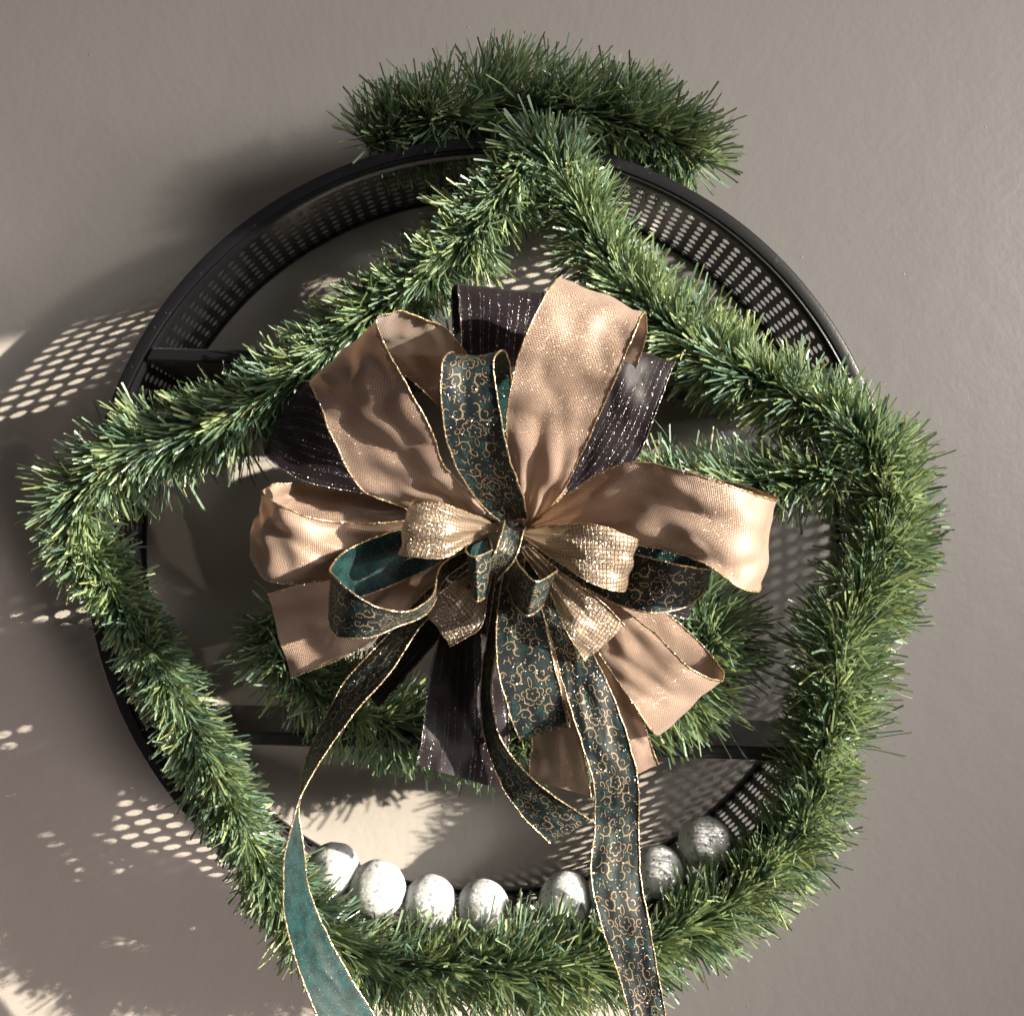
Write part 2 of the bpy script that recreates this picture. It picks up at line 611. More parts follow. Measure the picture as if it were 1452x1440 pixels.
def hermite(pts, n_each=None, step=None, closed=False):
    """smooth interpolation of an array of points (any dimension)"""
    p = np.asarray(pts, dtype=float)
    N = len(p)
    seg = N if closed else N - 1
    d = np.array([max(1e-6, np.linalg.norm((p[(i + 1) % N] - p[i])[:3])) for i in range(seg)])
    m = np.zeros_like(p)
    for i in range(N):
        if closed or 0 < i < N - 1:
            d0, d1 = d[i - 1], d[i % seg]
            s0 = (p[i] - p[i - 1]) / d0
            s1 = (p[(i + 1) % N] - p[i]) / d1
            m[i] = (s0 * d1 + s1 * d0) / (d0 + d1)
        elif i == 0:
            m[i] = (p[1] - p[0]) / d[0]
        else:
            m[i] = (p[-1] - p[-2]) / d[-1]
    out = []
    for i in range(seg):
        k = n_each or max(2, int(math.ceil(d[i] / step)))
        j = (i + 1) % N
        for t in np.linspace(0, 1, k, endpoint=False):
            h00 = 2 * t**3 - 3 * t**2 + 1
            h10 = t**3 - 2 * t**2 + t
            h01 = -2 * t**3 + 3 * t**2
            h11 = t**3 - t**2
            out.append(h00 * p[i] + h10 * d[i] * m[i] + h01 * p[j] + h11 * d[i] * m[j])
    if not closed:
        out.append(p[-1])
    return np.array(out)


def tube(name, line, rad, sides=6, wob=0.0, closed=False):
    line = np.asarray(line, dtype=float)
    n = len(line)
    if closed:
        T = np.roll(line, -1, 0) - np.roll(line, 1, 0)
    else:
        T = np.gradient(line, axis=0)
    T /= np.linalg.norm(T, axis=1)[:, None] + 1e-12
    up = np.array([0.31, -0.87, 0.38])
    U = np.cross(T, up)
    U /= np.linalg.norm(U, axis=1)[:, None] + 1e-9
    W = np.cross(T, U)
    V = np.zeros((n, sides, 3))
    for k in range(sides):
        a = 2 * math.pi * k / sides
        r = rad * (1 + wob * np.sin(np.arange(n) * 2.1))[:, None]
        V[:, k] = line + r * (math.cos(a) * U + math.sin(a) * W)
    Q = []
    for i in range(n if closed else n - 1):
        j = (i + 1) % n
        for k in range(sides):
            l = (k + 1) % sides
            Q.append((i * sides + k, i * sides + l, j * sides + l, j * sides + k))
    return quads_mesh(name, V.reshape(-1, 3), Q, True)


# ------------------------------------------------------------------ wall
def box_mesh(name, x0, x1, y0, y1, z0, z1):
    V = [(x, y, z) for x in (x0, x1) for y in (y0, y1) for z in (z0, z1)]
    Q = [(0, 1, 3, 2), (4, 6, 7, 5), (0, 4, 5, 1), (2, 3, 7, 6), (0, 2, 6, 4), (1, 5, 7, 3)]
    return quads_mesh(name, V, Q, False)


wall = link('wall', box_mesh('wall', -1.6, 1.25, 0.0, 0.1, -1.4, 1.4), M['wall'])
tag(wall, 'plain greige painted wall with soft orange-peel texture', None, None, 'structure')

# ------------------------------------------------------------------ round shelf
TILT = math.radians(1.7)
shelf = empty('round_wall_shelf')
shelf.rotation_euler = (0, TILT, 0)
tag(shelf, 'large round black metal wall shelf with perforated rim and two boards', 'shelf')

RB = 0.300
NC, NR = 170, 10
PITCH_Y, Y_FRONT, Y_BACK, RH, RHY = 0.01075, -0.1115, -0.004, 0.0032, 0.0041


def perforated_band():
    ri, ro = RB, RB + 0.0006
    da = 2 * math.pi / NC
    K = 16
    ang = np.arange(K) * 2 * math.pi / K + math.pi / 8 * 0
    ca, sa = np.cos(ang), np.sin(ang)
    sq = np.maximum(np.abs(ca), np.abs(sa))
    V, Q = [], []
    hy = PITCH_Y / 2
    harc = da / 2
    for c in range(NC):
        for r in range(NR):
            yc = Y_BACK - hy - r * PITCH_Y
            th = (c + 0.5) * da
            base = len(V)
            for rad in (ri, ro):
                for k in range(K):             # cell border
                    tt = th + harc * ca[k] / sq[k]
                    V.append((rad * math.cos(tt), yc + hy * sa[k] / sq[k], rad * math.sin(tt)))
                for k in range(K):             # hole border
                    tt = th + RH * ca[k] / RB
                    V.append((rad * math.cos(tt), yc + RHY * sa[k], rad * math.sin(tt)))
            for k in range(K):
                l = (k + 1) % K
                Q.append((base + k, base + l, base + K + l, base + K + k))
                o = base + 2 * K
                Q.append((o + k, o + K + k, o + K + l, o + l))
                Q.append((base + K + k, base + K + l, o + K + l, o + K + k))
    return quads_mesh('perforated_band', V, Q, False)


link('perforated_band', perforated_band(), M['black'], shelf)
prof = [(0.2938, -0.1085), (0.2938, -0.1172), (0.2948, -0.1184), (0.2966, -0.1178), (0.2974, -0.1190),
        (0.3040, -0.1196), (0.3054, -0.1188), (0.3062, -0.1170), (0.3062, -0.1085), (0.3030, -0.1078)]
fr_me = lathe_y('front_rim', prof, 240)
smooth_by_angle(fr_me, 40)
link('front_rim', fr_me, M['black'], shelf)
bk = lathe_y('back_rim', [(0.2985, -0.0008), (0.2985, -0.0042), (0.3026, -0.0042), (0.3026, -0.0008)], 200)
smooth_by_angle(bk, 40)
link('back_rim', bk, M['black'], shelf)


def shelf_board(z0, z1):
    """board cut to the chord of the ring, with a small bevel on its front edge"""
    yf, yb, bv = -0.1205, -0.0012, 0.0012
    sec = [(yb, z0), (yf + bv, z0), (yf, z0 + bv), (yf, z1 - bv), (yf + bv, z1), (yb, z1)]
    V, Q = [], []
    ends = []
    for s in (-1, 1):
        for y, z in sec:
            lim = 0.2930 if y < -0.105 else 0.2978
            V.append((s * math.sqrt(lim**2 - z * z), y, z))
    n = len(sec)
    for k in range(n):
        l = (k + 1) % n
        Q.append((k, l, n + l, n + k))
    for o in (0, n):
        Q.append((o, o + 1, o + 4, o + 5))
        Q.append((o + 1, o + 2, o + 3, o + 4))
    return quads_mesh('shelf_board', V, Q, False)


link('shelf_board', shelf_board(0.1305, 0.1405), M['black'], shelf)
link('shelf_board', shelf_board(-0.1545, -0.1445), M['black'], shelf)


# ------------------------------------------------------------------ garlands
def garland(name, label, pts, closed, per_m, seed, lean=(0.95, 0.22), cat='garland', lenvar=0.17):
    """pts: (px, py, height off the wall, needle length) ; a twisted wire core with cut pvc needles"""
    rng = np.random.default_rng(seed)
    q = np.array([[*P(a, b, h), l] for a, b, h, l in pts])
    line = hermite(q, step=0.004, closed=closed)
    edge_f = np.ones(len(line)) if not closed else np.clip(np.minimum(np.arange(len(line)), len(line) - 1 - np.arange(len(line))) / 12.0, 0, 1)
    for i in range(len(line)):
        for c in range(3):
            line[i, c] += edge_f[i] * (0.0042 if c != 1 else 0.003) * noise.noise(Vector((i * 0.075, c * 9.1, seed * 2.3)))
    pos, ln = line[:, :3], line[:, 3]
    T = (np.roll(pos, -1, 0) - np.roll(pos, 1, 0)) if closed else np.gradient(pos, axis=0)
    T /= np.linalg.norm(T, axis=1)[:, None]
    n = len(pos)
    total = float(np.sum(np.linalg.norm(np.diff(pos, axis=0), axis=1)))
    NB = int(total * per_m)
    root = empty(name, tuple(pos[0]))
    tag(root, label, cat, 'green garlands dressing the shelf')
    off = np.array(root.location)
    core = tube('wire_core', pos - off, 0.0021, 6, 0.15, closed)
    link('wire_core', core, M['stem'], root)
    # tufts of needles that share a direction
    NT_ = NB // 17
    ts = rng.uniform(0, n - 1.001, NT_)
    tphi = rng.uniform(0, 2 * math.pi, NT_)
    tlean = rng.normal(lean[0], lean[1], NT_)
    tlen = rng.normal(1.0, 0.15, NT_)
    ttint = rng.uniform(0, 1, NT_)
    own = rng.integers(0, NT_, NB)
    loose = rng.random(NB) < 0.22
    s = np.where(loose, rng.uniform(0, n - 1.001, NB), ts[own] + rng.normal(0, 0.9, NB))
    s = np.mod(s, n - 1.001) if closed else np.clip(s, 0, n - 1.001)
    phi = np.where(loose, rng.uniform(0, 2 * math.pi, NB), tphi[own] + rng.normal(0, 0.20, NB))
    le = np.where(loose, rng.normal(lean[0] + 0.15, 0.42, NB), tlean[own] + rng.normal(0, 0.13, NB))
    i0 = s.astype(int)
    fr = (s - i0)[:, None]
    i1 = (i0 + 1) % n
    B = pos[i0] * (1 - fr) + pos[i1] * fr
    t = T[i0]
    ref = np.tile(np.array([0.0, -1.0, 0.0]), (NB, 1))
    U = np.cross(t, ref)
    U /= np.linalg.norm(U, axis=1)[:, None] + 1e-9
    W = np.cross(t, U)
    R = np.cos(phi)[:, None] * U + np.sin(phi)[:, None] * W
    D = np.cos(le)[:, None] * t + np.sin(le)[:, None] * R
    Ln = ln[i0] * np.where(loose, 1.0, tlen[own]) * (1 + rng.uniform(-lenvar, lenvar * 0.7, NB))
    wave = np.array([1 + 0.20 * noise.noise(Vector((i * 0.035, seed * 1.7, 0.3))) + 0.12 * noise.noise(Vector((i * 0.13, seed, 5.0))) for i in range(n)])
    Ln *= 0.86 * wave[i0]
    bend = rng.normal(0, 0.11, (NB, 3)) + np.array([0, 0, -0.05]) + t * rng.normal(0.0, 0.16, NB)[:, None]
    hook = rng.random(NB) < 0.05
    bend[hook] *= 2.2
    bend -= D * np.sum(bend * D, 1)[:, None]
    bn = np.linalg.norm(bend, axis=1)[:, None]
    bend *= np.minimum(1.0, 0.42 / (bn + 1e-9))
    Ln = Ln / np.sqrt(1 + (bn[:, 0].clip(0, 0.42)) ** 2)
    wv = np.cross(D, rng.normal(0, 1, (NB, 3)))
    wv /= np.linalg.norm(wv, axis=1)[:, None] + 1e-9
    wid = rng.uniform(0.00052, 0.00084, NB)[:, None]
    tw = np.cross(D, wv)
    twist = rng.normal(0, 0.5, NB)[:, None]
    V = np.zeros((NB, 8, 3))
    for j, f in enumerate((0.04, 0.36, 0.70, 1.0)):
        c = B + Ln[:, None] * (f * D + f * f * bend)
        wj = (wv * np.cos(twist * f) + tw * np.sin(twist * f)) * wid * (0.8 if j == 0 else 1.0)
        cut = Ln[:, None] * D * (0.012 * rng.normal(0, 1, (NB, 1)) if j == 3 else 0)
        V[:, 2 * j] = c - wj + cut
        V[:, 2 * j + 1] = c + wj - cut
    V[:, :, 1] = np.minimum(V[:, :, 1], -0.004 + 0.002 * rng.random((NB, 8)))
    V -= off
    b = (np.arange(NB) * 8)[:, None]
    Q = np.concatenate([b + np.array([[0, 1, 3, 2]]), b + np.array([[2, 3, 5, 4]]), b + np.array([[4, 5, 7, 6]])], 0)
    tint = np.where(loose, rng.random(NB), np.clip(ttint[own] * 0.55 + rng.random(NB) * 0.45, 0, 1))
    A = np.stack([tint, rng.random(NB), rng.random(NB)], 1)
    A = np.repeat(A, 8, axis=0)
    me = quads_mesh('needles', V.reshape(-1, 3), Q, True, {'tint': A})
    o = link('needles', me, M['needle'], root)
    tag(o, kind='stuff')
    return root


k = 0.001
loop = [(765, 212, .138, 40), (715, 285, .140, 42), (662, 340, .140, 42), (600, 395, .140, 42), (530, 445, .138, 42),
        (450, 515, .138, 42), (360, 575, .138, 42), (260, 620, .138, 43), (172, 652, .138, 42), (106, 708, .134, 40),
        (114, 770, .134, 40), (170, 848, .138, 37), (222, 935, .138, 36), (262, 1015, .138, 36), (300, 1095, .138, 36),
        (342, 1172, .138, 36), (388, 1248, .138, 37), (450, 1318, .138, 39), (540, 1360, .138, 45), (640, 1378, .138, 49),
        (740, 1374, .138, 50), (850, 1360, .138, 49), (950, 1325, .138, 46), (1048, 1272, .130, 45), (1118, 1198, .126, 45),
        (1160, 1112, .128, 45), (1178, 1020, .134, 48), (1192, 930, .14, 49), (1222, 845, .14, 48), (1256, 770, .14, 47),
        (1262, 702, .14, 46), (1238, 645, .14, 43), (1186, 597, .138, 39), (1110, 553, .136, 39), (1020, 515, .136, 41),
        (942, 462, .136, 43), (882, 395, .136, 43), (835, 322, .136, 42), (798, 255, .138, 40)]
garland('pine_garland', 'long green tinsel garland looped in a peaked ring over the front of the round shelf',
        [(a, b, c, d * k) for a, b, c, d in loop], True, 17500, 21)
arc = [(520, 210, .080, 44), (558, 188, .088, 50), (615, 170, .092, 55), (690, 159, .094, 58), (770, 157, .094, 58),
       (850, 164, .094, 56), (908, 179, .092, 53), (955, 200, .087, 50), (986, 226, .080, 44)]
garland('pine_garland', 'short green garland arching over the top outside of the black rim',
        [(a, b, c, d * k) for a, b, c, d in arc], False, 20000, 22, lean=(1.2, 0.30))
cross = [(870, 705, .125, 42), (950, 700, .13, 45), (1040, 690, .132, 46), (1125, 680, .134, 45), (1205, 672, .136, 40)]
garland('pine_garland', 'short straight green garland running from behind the bow to the right rim',
        [(a, b, c, d * k) for a, b, c, d in cross[::-1]], False, 15000, 23, lean=(0.85, 0.22))
nest = [(408, 850, .105, 42), (398, 915, .110, 44), (440, 975, .112, 45), (530, 1018, .108, 44), (640, 1038, .095, 44),
        (770, 1030, .10, 44), (880, 1000, .105, 52), (965, 960, .105, 60), (1005, 905, .105, 60), (985, 855, .10, 50),
        (920, 810, .09, 40)]
garland('pine_garland', 'green garland bunched behind the bow on the lower shelf board',
        [(a, b, c, d * k) for a, b, c, d in nest], False, 17000, 24, lean=(1.2, 0.28))

# ------------------------------------------------------------------ baubles
def uv_ball(name, r, seg=48, ring=28, squash=(1, 1, 1), rough=0.0, seed=0):
    V, Q = [], []
    for i in range(ring + 1):
        th = math.pi * min(max(i / ring, 0.004), 0.996)
        for j in range(seg):
            ph = 2 * math.pi * j / seg
            v = Vector((math.sin(th) * math.cos(ph), math.sin(th) * math.sin(ph), math.cos(th)))
            d = 1 + rough * noise.noise(v * 1.7 + Vector((seed, 0, 0))) + rough * 0.25 * noise.noise(v * 6 + Vector((0, seed, 0)))
            V.append((v.x * r * d * squash[0], v.y * r * d * squash[1], v.z * r * d * squash[2]))
    for i in range(ring):
        for j in range(seg):
            l = (j + 1) % seg
            Q.append((i * seg + j, (i + 1) * seg + j, (i + 1) * seg + l, i * seg + l))
    return V, Q


BALLS = [
    (473, 38, .096, 'white sequined bauble farthest up the left end of the row'),
    (535, 40, .102, 'large white sequined bauble second from the left end of the row'),
    (610, 37, .096, 'white sequined bauble third from the left end of the row'),
    (685, 37, .096, 'white sequined bauble directly left of the tiny mirror ball'),
    (803, 38, .098, 'white sequined bauble between the tiny mirror ball and the hanging teal tail'),
    (868, 36, .104, 'white sequined bauble almost hidden behind the hanging teal ribbon tail'),
    (935, 37, .108, 'white sequined bauble peeking out just right of the hanging teal tail'),
    (1000, 38, .108, 'white sequined bauble highest up the right end of the row'),
]
for i, (px, rp, h, lab) in enumerate(BALLS):
    d = CAM_D - h
    r = rp * d / FPX
    x = (px - VX) * d / FPX
    z = -math.sqrt((0.2988 - r) ** 2 - x * x)
    V, Q = uv_ball('bauble', r, squash=(1, 1, 1.0), rough=0.035, seed=i * 3.7)
    o = link('bauble', quads_mesh('bauble', V, Q, True), M['bauble'])
    o.location = (x, -h, z)
    o.rotation_euler = (0.6 * i, 1.1 * i, 0.4 * i)
    tag(o, lab, 'bauble', 'white baubles lying in the bottom of the shelf')
r = 17 * (CAM_D - .10) / FPX
x = (746 - VX) * (CAM_D - .10) / FPX
V, Q = uv_ball('mirror_ball', r, 18, 10)
o = link('mirror_ball', quads_mesh('mirror_ball', V, Q, False), M['mirror'])
o.location = (x, -.112, -math.sqrt((0.2988 - r) ** 2 - x * x) + 0.013)
o.rotation_euler = (0.5, 0.3, 0)
tag(o, 'tiny silver mirror ball between two white baubles', 'bauble')

# ------------------------------------------------------------------ bow
bow = empty('ribbon_bow', tuple(P(722, 765, .165)))
tag(bow, 'large layered bow of rose gold, teal damask and plum striped wired ribbon', 'bow')
BOW0 = np.array(bow.location)
ridx = [0]


def ribbon(name, mat, edge, secs, label=None, flip=False, amp=0.0022, gather=0.0, bulge=0.0, ncol=22, freq=34.0,
           edge_r=0.00062, seed=None, both_ends=False):
    """secs: (ax, ay, ah, bx, by, bh) edge points of the strip along its run"""
    ridx[0] += 1
    sd = seed if seed is not None else ridx[0] * 5.31
    lift = lambda h: h if h < 0.165 else 0.165 + (h - 0.165) * 1.38      # how far the loops stand out
    S = np.array([[*P(a, b, lift(c)), *P(d, e, lift(f))] for a, b, c, d, e, f in secs])
    # parametrise on the middle line
    mid = (S[:, :3] + S[:, 3:]) / 2
    full = np.concatenate([mid, S], 1)
    F = hermite(full, step=0.0022)
    A, B = F[:, 3:6], F[:, 6:9]
    n = len(F)
    m = (A + B) / 2
    v = np.concatenate([[0], np.cumsum(np.linalg.norm(np.diff(m, axis=0), axis=1))])
    us = np.linspace(0, 1, ncol)
    V = np.zeros((n, ncol, 3))
    for j, u in enumerate(us):
        V[:, j] = A * (1 - u) + B * u
    # normals
    Tn = np.gradient(m, axis=0)
    X = B - A
    wid = np.linalg.norm(X, axis=1)
    N = np.cross(Tn, X)
    N /= np.linalg.norm(N, axis=1)[:, None] + 1e-12
    total = v[-1]
    for i in range(n):
        fade = min(1.0, wid[i] / 0.03)
        pin = math.exp(-v[i] / 0.035)
        if both_ends:
            pin += math.exp(-(total - v[i]) / 0.035)
        for j, u in enumerate(us):
            d = 0.0
            # broad dents and creases
            d += 0.58 * amp * fade * noise.noise(Vector((u * 1.9 + sd, v[i] * freq * 0.62, sd)))
            d += amp * 0.55 * fade * noise.noise(Vector((u * 3.4 + sd, v[i] * freq * 1.5 + 7, sd)))
            d += amp * 0.85 * fade * (0.22 - abs(noise.noise(Vector((u * 2.3 + 3 + sd, v[i] * freq * 0.9 + u * 1.5, sd + 4)))))
            # pleats that run out of the knot
            if gather:
                ph = u * 5.0 * math.pi + 0.9 * noise.noise(Vector((v[i] * 18, sd, 2.0)))
                g = gather * math.exp(-v[i] / 0.055)
                if both_ends:
                    g += gather * math.exp(-(total - v[i]) / 0.055)
                d += g * (1.0 - 1.7 * abs(math.sin(ph * 0.5 + sd))) * min(1.0, wid[i] / 0.02)
            if bulge:
                d += bulge * (1 - (2 * u - 1) ** 2)
            V[i, j] += N[i] * d
            V[i, j] += X[i] * 0.0
    # slightly uneven selvedge
    for i in range(n):
        jit = 0.0006 * noise.noise(Vector((v[i] * 120, sd, 0)))
        ex = X[i] / (wid[i] + 1e-9)
        V[i, 0] += ex * jit
        V[i, -1] += ex * 0.0006 * noise.noise(Vector((v[i] * 120, sd, 9)))
    att = np.zeros((n, ncol, 3))
    att[:, :, 0] = us[None, :]
    att[:, :, 1] = v[:, None] + sd * 0.013
    att[:, :, 2] = sd
    Q = []
    for i in range(n - 1):
        for j in range(ncol - 1):
            a = i * ncol + j
            qd = (a, a + 1, a + ncol + 1, a + ncol)
            Q.append(qd[::-1] if flip else qd)
    me = quads_mesh(name, (V - BOW0).reshape(-1, 3), Q, True, {'rib': att.reshape(-1, 3)})
    o = link(name, me, mat, bow)
    if label:
        o['label'] = label
    if edge:
        for j in (0, ncol - 1):
            te = tube('wired_edge', V[:, j] - BOW0, edge_r, 6, 0.28)
            link('wired_edge', te, edge, o)
    return o


G, GE = M['gold'], M['gold_edge']
T_, PL, PE, ME = M['teal'], M['plum'], M['plum_edge'], M['mesh']

# plum striped loops and tails, farthest back
ribbon('ribbon_loop', PL, PE, [
    (715, 735, .160, 735, 735, .160), (670, 620, .175, 750, 600, .175), (655, 500, .182, 757, 490, .182),
    (651, 430, .180, 769, 437, .180), (648, 404, .170, 771, 414, .170), (642, 412, .156, 766, 420, .156),
    (643, 480, .146, 755, 490, .146), (700, 720, .14, 730, 720, .14)], 'plum striped loop standing up at the top', amp=.0015)
ribbon('ribbon_loop', PL, PE, [
    (745, 740, .155, 765, 745, .155), (800, 660, .165, 860, 692, .165), (840, 580, .176, 905, 645, .170),
    (870, 520, .180, 937, 566, .176), (885, 493, .172, 957, 512, .170), (882, 498, .156, 952, 522, .150),
    (840, 570, .146, 905, 630, .143), (760, 730, .14, 780, 740, .14)], 'plum striped loop at the upper right', amp=.0035)
ribbon('ribbon_loop', PL, PE, [
    (695, 735, .155, 700, 750, .155), (560, 640, .165, 600, 722, .165), (470, 570, .172, 516, 700, .172),
    (432, 541, .170, 425, 679, .168), (402, 572, .156, 374, 640, .156), (430, 565, .142, 400, 650, .14),
    (560, 640, .136, 560, 690, .135), (690, 740, .135, 690, 745, .135)], 'plum striped loop at the left', amp=.0035)
ribbon('ribbon_tail', PL, PE, [
    (700, 790, .158, 716, 790, .158), (632, 880, .176, 702, 880, .172), (606, 980, .190, 716, 975, .180),
    (598, 1040, .194, 722, 1045, .182), (591, 1084, .195, 714, 1120, .182)], 'broad plum striped tail below the knot', amp=.004)
ribbon('ribbon_tail', PL, PE, [
    (690, 790, .155, 702, 796, .155), (572, 866, .165, 622, 905, .160), (500, 955, .165, 537, 1004, .155)],
    'short plum striped tail under the long teal tail', amp=.002)
ribbon('ribbon_tail', PL, PE, [
    (760, 770, .150, 760, 790, .150), (880, 800, .155, 880, 850, .155), (990, 842, .150, 975, 878, .150)],
    'plum tail end peeking out under the right teal loop', amp=.002)

# rose gold gauze
ribbon('ribbon_tail', G, GE, [
    (690, 760, .160, 695, 776, .160), (560, 795, .175, 592, 850, .170), (460, 820, .182, 512, 918, .180),
    (379, 843, .176, 412, 961, .170)], 'rose gold tail with a cut end at the lower left', amp=.004, gather=.003)
ribbon('ribbon_loop', G, GE, [
    (690, 745, .170, 690, 760, .170), (572, 738, .192, 585, 790, .187), (479, 742, .208, 478, 816, .204),
    (423, 728, .213, 418, 828, .212), (379, 705, .204, 372, 818, .206), (372, 694, .187, 358, 790, .187),
    (400, 684, .167, 380, 762, .162), (480, 689, .157, 480, 750, .152), (690, 745, .15, 690, 755, .15)],
    'rose gold loop at the left', amp=.0062, gather=.004, both_ends=True)
ribbon('ribbon_loop', G, GE, [
    (700, 752, .175, 712, 738, .175), (579, 724, .197, 673, 705, .202), (512, 692, .215, 628, 655, .226),
    (470, 617, .226, 606, 594, .241), (451, 566, .222, 572, 540, .246), (443, 540, .207, 536, 464, .238),
    (468, 528, .187, 562, 445, .222), (557, 521, .176, 618, 460, .202), (626, 580, .166, 662, 502, .182),
    (700, 700, .155, 720, 690, .160)], 'broad rose gold loop at the upper left', amp=.0050, gather=.0035)
ribbon('ribbon_loop', G, GE, [
    (738, 748, .175, 754, 748, .175), (722, 665, .202, 800, 690, .197), (722, 560, .226, 852, 582, .222),
    (748, 470, .238, 890, 494, .236), (787, 398, .228, 913, 443, .228), (797, 402, .207, 918, 460, .207),
    (758, 480, .187, 908, 505, .182), (722, 600, .172, 852, 635, .166), (742, 740, .160, 765, 740, .160)],
    'tall rose gold loop at the upper right', amp=.0042, gather=.004)
ribbon('ribbon_tail', G, GE, [
    (715, 790, .155, 735, 790, .155), (745, 940, .165, 810, 940, .165), (752, 1040, .165, 826, 1040, .176),
    (750, 1105, .160, 838, 1132, .170)], 'short rose gold tail below the middle', amp=.006, gather=.002)
ribbon('ribbon_loop', G, GE, [
    (740, 775, .170, 735, 786, .170), (850, 840, .187, 820, 880, .187), (927, 897, .202, 865, 950, .202),
    (979, 947, .212, 900, 1000, .212), (1015, 965, .207, 925, 1037, .207), (1027, 960, .191, 938, 1038, .191),
    (1010, 930, .172, 940, 990, .172), (955, 876, .162, 868, 962, .162), (800, 800, .155, 745, 862, .155)],
    'rose gold loop at the lower right', amp=.0035, gather=.003)
ribbon('ribbon_tail', G, GE, [
    (740, 780, .165, 725, 786, .165), (842, 870, .188, 800, 900, .188), (894, 968, .196, 845, 985, .196),
    (918, 1040, .190, 850, 1050, .190), (933, 1083, .182, 858, 1122, .182)], 'narrow rose gold tail beside the hanging teal tail',
    amp=.003, gather=.003)
ribbon('ribbon_loop', G, GE, [
    (748, 742, .175, 752, 757, .175), (800, 706, .202, 830, 753, .202), (850, 671, .217, 900, 769, .217),
    (900, 656, .227, 960, 783, .227), (980, 671, .237, 1012, 807, .237), (1050, 693, .237, 1050, 833, .237),
    (1097, 709, .222, 1073, 837, .222), (1092, 702, .197, 1068, 816, .197), (1040, 685, .182, 1000, 780, .182),
    (900, 670, .167, 900, 740, .167), (755, 745, .16, 755, 753, .16)], 'long rose gold loop reaching right',
    amp=.0058, gather=.0045, freq=26)

# teal damask
ribbon('ribbon_loop', T_, GE, [
    (745, 765, .175, 745, 780, .175), (820, 775, .192, 800, 815, .192), (900, 786, .207, 870, 854, .207),
    (950, 798, .217, 925, 869, .217), (990, 806, .212, 968, 862, .212), (1009, 806, .196, 1000, 838, .196),
    (990, 790, .176, 980, 830, .176), (900, 765, .166, 900, 820, .166), (750, 765, .16, 750, 775, .16)],
    'teal damask loop at the right', amp=.0015)
ribbon('ribbon_tail', T_, GE, [
    (705, 800, .172, 726, 800, .177), (692, 900, .184, 713, 890, .204), (682, 970, .188, 697, 970, .208),
    (686, 1040, .192, 707, 1040, .208), (705, 1100, .192, 746, 1095, .202), (740, 1155, .186, 796, 1135, .192),
    (780, 1195, .180, 838, 1163, .180)], 'short curved teal tail with a slanted cut end', amp=.0012, flip=True)
ribbon('ribbon_loop', T_, GE, [
    (715, 800, .182, 750, 800, .182), (704, 890, .207, 772, 880, .207), (706, 950, .217, 785, 940, .217),
    (722, 1008, .217, 798, 990, .217), (737, 1047, .207, 806, 1028, .207), (741, 1040, .191, 807, 1020, .191),
    (725, 950, .176, 785, 940, .176), (720, 800, .166, 740, 800, .166)], 'teal damask loop hanging below the knot', amp=.0014, flip=True)
ribbon('ribbon_tail', T_, GE, [
    (735, 800, .180, 755, 795, .180), (777, 890, .203, 815, 885, .203), (797, 965, .217, 855, 955, .217),
    (822, 1045, .222, 888, 1040, .222), (841, 1110, .222, 903, 1100, .222), (843, 1180, .216, 906, 1175, .216),
    (838, 1235, .222, 908, 1235, .222), (850, 1300, .227, 919, 1300, .227), (878, 1385, .227, 934, 1385, .227),
    (900, 1465, .227, 948, 1465, .227)], 'long teal damask tail hanging straight past the baubles', amp=.0022, flip=True)
ribbon('ribbon_tail', T_, GE, [
    (680, 790, .165, 700, 790, .165), (602, 840, .180, 642, 850, .180), (547, 903, .190, 602, 880, .195),
    (490, 965, .196, 556, 948, .206), (455, 1030, .196, 497, 1018, .212), (431, 1090, .194, 447, 1092, .218),
    (424, 1140, .190, 422, 1142, .224), (430, 1195, .193, 404, 1210, .222), (437, 1255, .190, 402, 1285, .215),
    (472, 1340, .186, 424, 1372, .208), (545, 1462, .182, 460, 1465, .205)], 'long teal tail twisting to its plain side at the left',
    amp=.0012, flip=True)
ribbon('ribbon_loop', T_, GE, [
    (690, 765, .165, 690, 775, .165), (630, 745, .182, 640, 790, .172), (570, 750, .196, 590, 815, .182),
    (523, 766, .207, 540, 836, .192), (488, 783, .217, 500, 850, .202), (470, 803, .231, 472, 865, .212),
    (473, 816, .246, 466, 882, .231), (497, 838, .256, 482, 903, .246), (530, 859, .256, 520, 904, .251),
    (575, 867, .251, 565, 888, .246), (605, 853, .241, 600, 873, .236), (628, 800, .212, 632, 820, .206),
    (690, 770, .18, 692, 778, .18)], 'open teal damask loop at the left showing its plain inside', amp=.001)
ribbon('ribbon_loop', T_, GE, [
    (715, 745, .187, 748, 735, .187), (675, 707, .208, 742, 705, .208), (640, 645, .228, 722, 648, .228),
    (626, 570, .242, 706, 570, .242), (628, 512, .243, 701, 508, .243), (640, 500, .232, 713, 497, .232),
    (650, 515, .217, 723, 520, .212), (650, 600, .196, 724, 600, .192), (700, 740, .17, 745, 725, .17)],
    'teal damask loop standing up from the knot', amp=.0012, bulge=.002)

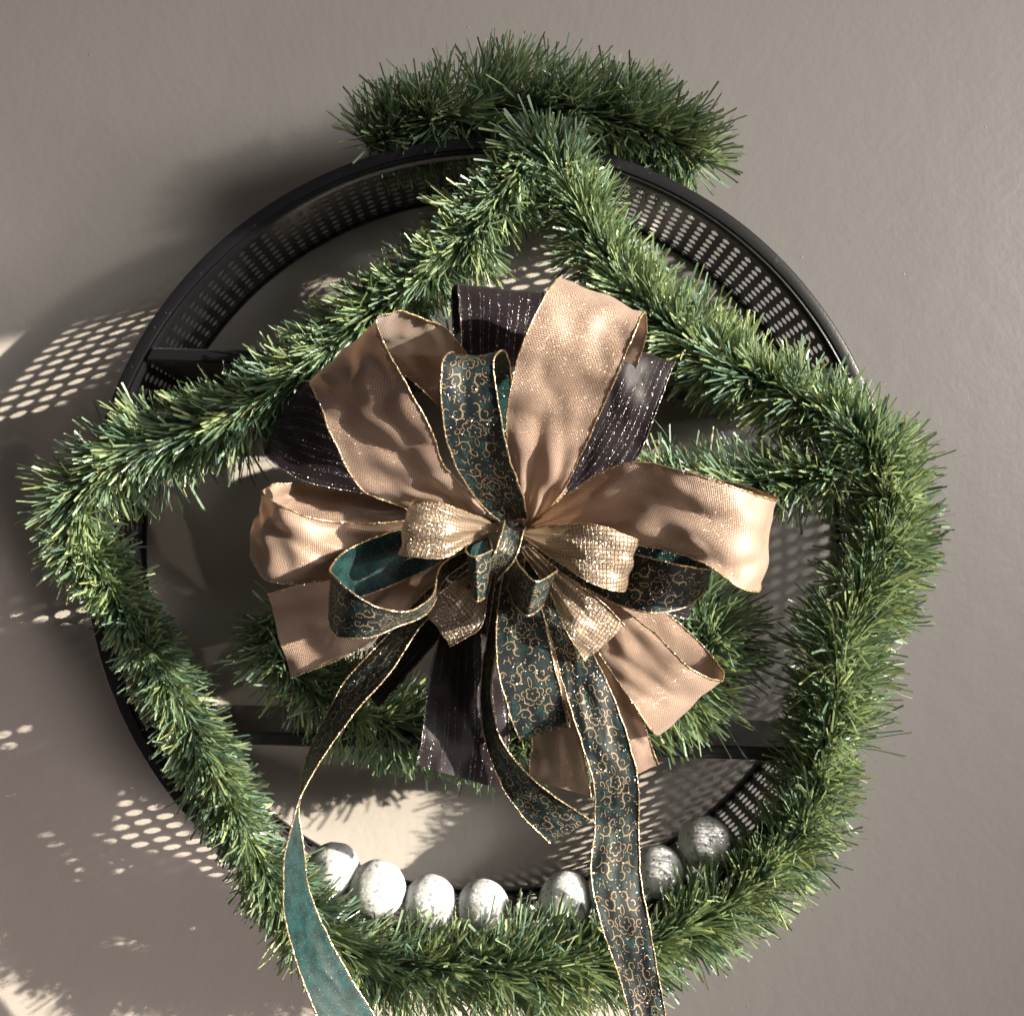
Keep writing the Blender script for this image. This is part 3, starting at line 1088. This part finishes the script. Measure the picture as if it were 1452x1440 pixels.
# champagne net loops and tails
ribbon('ribbon_tail', ME, GE, [
    (700, 775, .180, 712, 780, .180), (652, 818, .202, 692, 840, .202), (625, 840, .208, 682, 888, .208),
    (599, 860, .202, 638, 916, .202)], 'champagne net tail at the lower left of the knot', amp=.004, gather=.003, edge_r=.0004)
ribbon('ribbon_tail', ME, GE, [
    (748, 770, .195, 740, 782, .195), (808, 822, .213, 785, 850, .213), (850, 850, .222, 806, 900, .222),
    (887, 887, .217, 830, 937, .217)], 'champagne net tail at the lower right of the knot', amp=.004, gather=.003, edge_r=.0004)
ribbon('ribbon_loop', ME, GE, [
    (706, 745, .197, 706, 755, .197), (668, 727, .218, 662, 772, .218), (629, 714, .228, 630, 791, .228),
    (584, 710, .222, 570, 787, .222), (588, 716, .206, 576, 784, .206), (640, 730, .192, 640, 770, .192),
    (706, 748, .186, 706, 752, .186)], 'champagne net loop left of the knot', amp=.003, gather=.003, edge_r=.0004)
ribbon('ribbon_loop', ME, GE, [
    (742, 752, .197, 742, 762, .197), (790, 744, .218, 790, 796, .218), (850, 745, .228, 840, 827, .228),
    (905, 766, .222, 883, 839, .222), (900, 766, .206, 880, 830, .206), (830, 760, .192, 820, 800, .192),
    (745, 755, .186, 745, 760, .186)], 'champagne net loop right of the knot', amp=.003, gather=.003, edge_r=.0004)

# gathered bunch added behind the knot to block sun, tied back towards the shelf
kv, kq = [], []
KN, KS = 14, 40
for i in range(KN + 1):
    f = i / KN
    c = P(716, 768, 0.118 + 0.078 * f)
    for j in range(KS):
        a = 2 * math.pi * j / KS
        rr = (0.021 - 0.013 * abs(f - 0.25) ** 1.3) * (1 + 0.16 * math.sin(9 * a + 1.5 * f) + 0.08 * math.sin(4 * a))
        kv.append((c.x + rr * math.cos(a), c.y, c.z + rr * math.sin(a)))
for i in range(KN):
    for j in range(KS):
        l = (j + 1) % KS
        kq.append((i * KS + j, i * KS + l, (i + 1) * KS + l, (i + 1) * KS + j))
kc = quads_mesh('knot_core_sun_block', np.array(kv) - BOW0, kq, True,
                {'rib': [((j % KS) / KS, i * 0.006, 3.3) for i in range(KN + 1) for j in range(KS)]})
link('knot_core_sun_block', kc, PL, bow)

# knot wrap and curls
ribbon('knot_wrap', T_, GE, [
    (712, 738, .195, 742, 752, .195), (714, 745, .218, 741, 758, .218), (705, 775, .227, 731, 790, .223),
    (688, 808, .222, 706, 822, .217), (690, 812, .205, 708, 824, .200)], amp=.0012, bulge=-.003, flip=True)
ribbon('ribbon_curl', T_, GE, [
    (692, 758, .195, 692, 835, .190), (668, 768, .205, 672, 835, .200), (662, 783, .221, 668, 842, .216),
    (676, 788, .236, 678, 853, .230), (693, 783, .230, 686, 848, .225), (696, 765, .211, 691, 840, .206)], amp=.0006)
ribbon('ribbon_curl', T_, GE, [
    (728, 785, .202, 722, 835, .197), (740, 806, .226, 732, 860, .221), (760, 824, .237, 748, 873, .232),
    (783, 814, .227, 766, 862, .222), (781, 800, .203, 765, 850, .198), (745, 785, .188, 745, 840, .187)], amp=.0006)

# ------------------------------------------------------------------ loose wire
pts = np.array([P(896, 572, .172), P(912, 581, .175), P(930, 598, .176), P(945, 618, .172), P(953, 640, .158), P(955, 665, .135)])
ln = hermite(pts, step=0.002)
o = link('loose_wire', tube('loose_wire', ln - ln[0], 0.00042, 5), M['wire'])
o.location = ln[0]
tag(o, 'thin dark green wire curling out beside the upper right plum loop', 'wire')
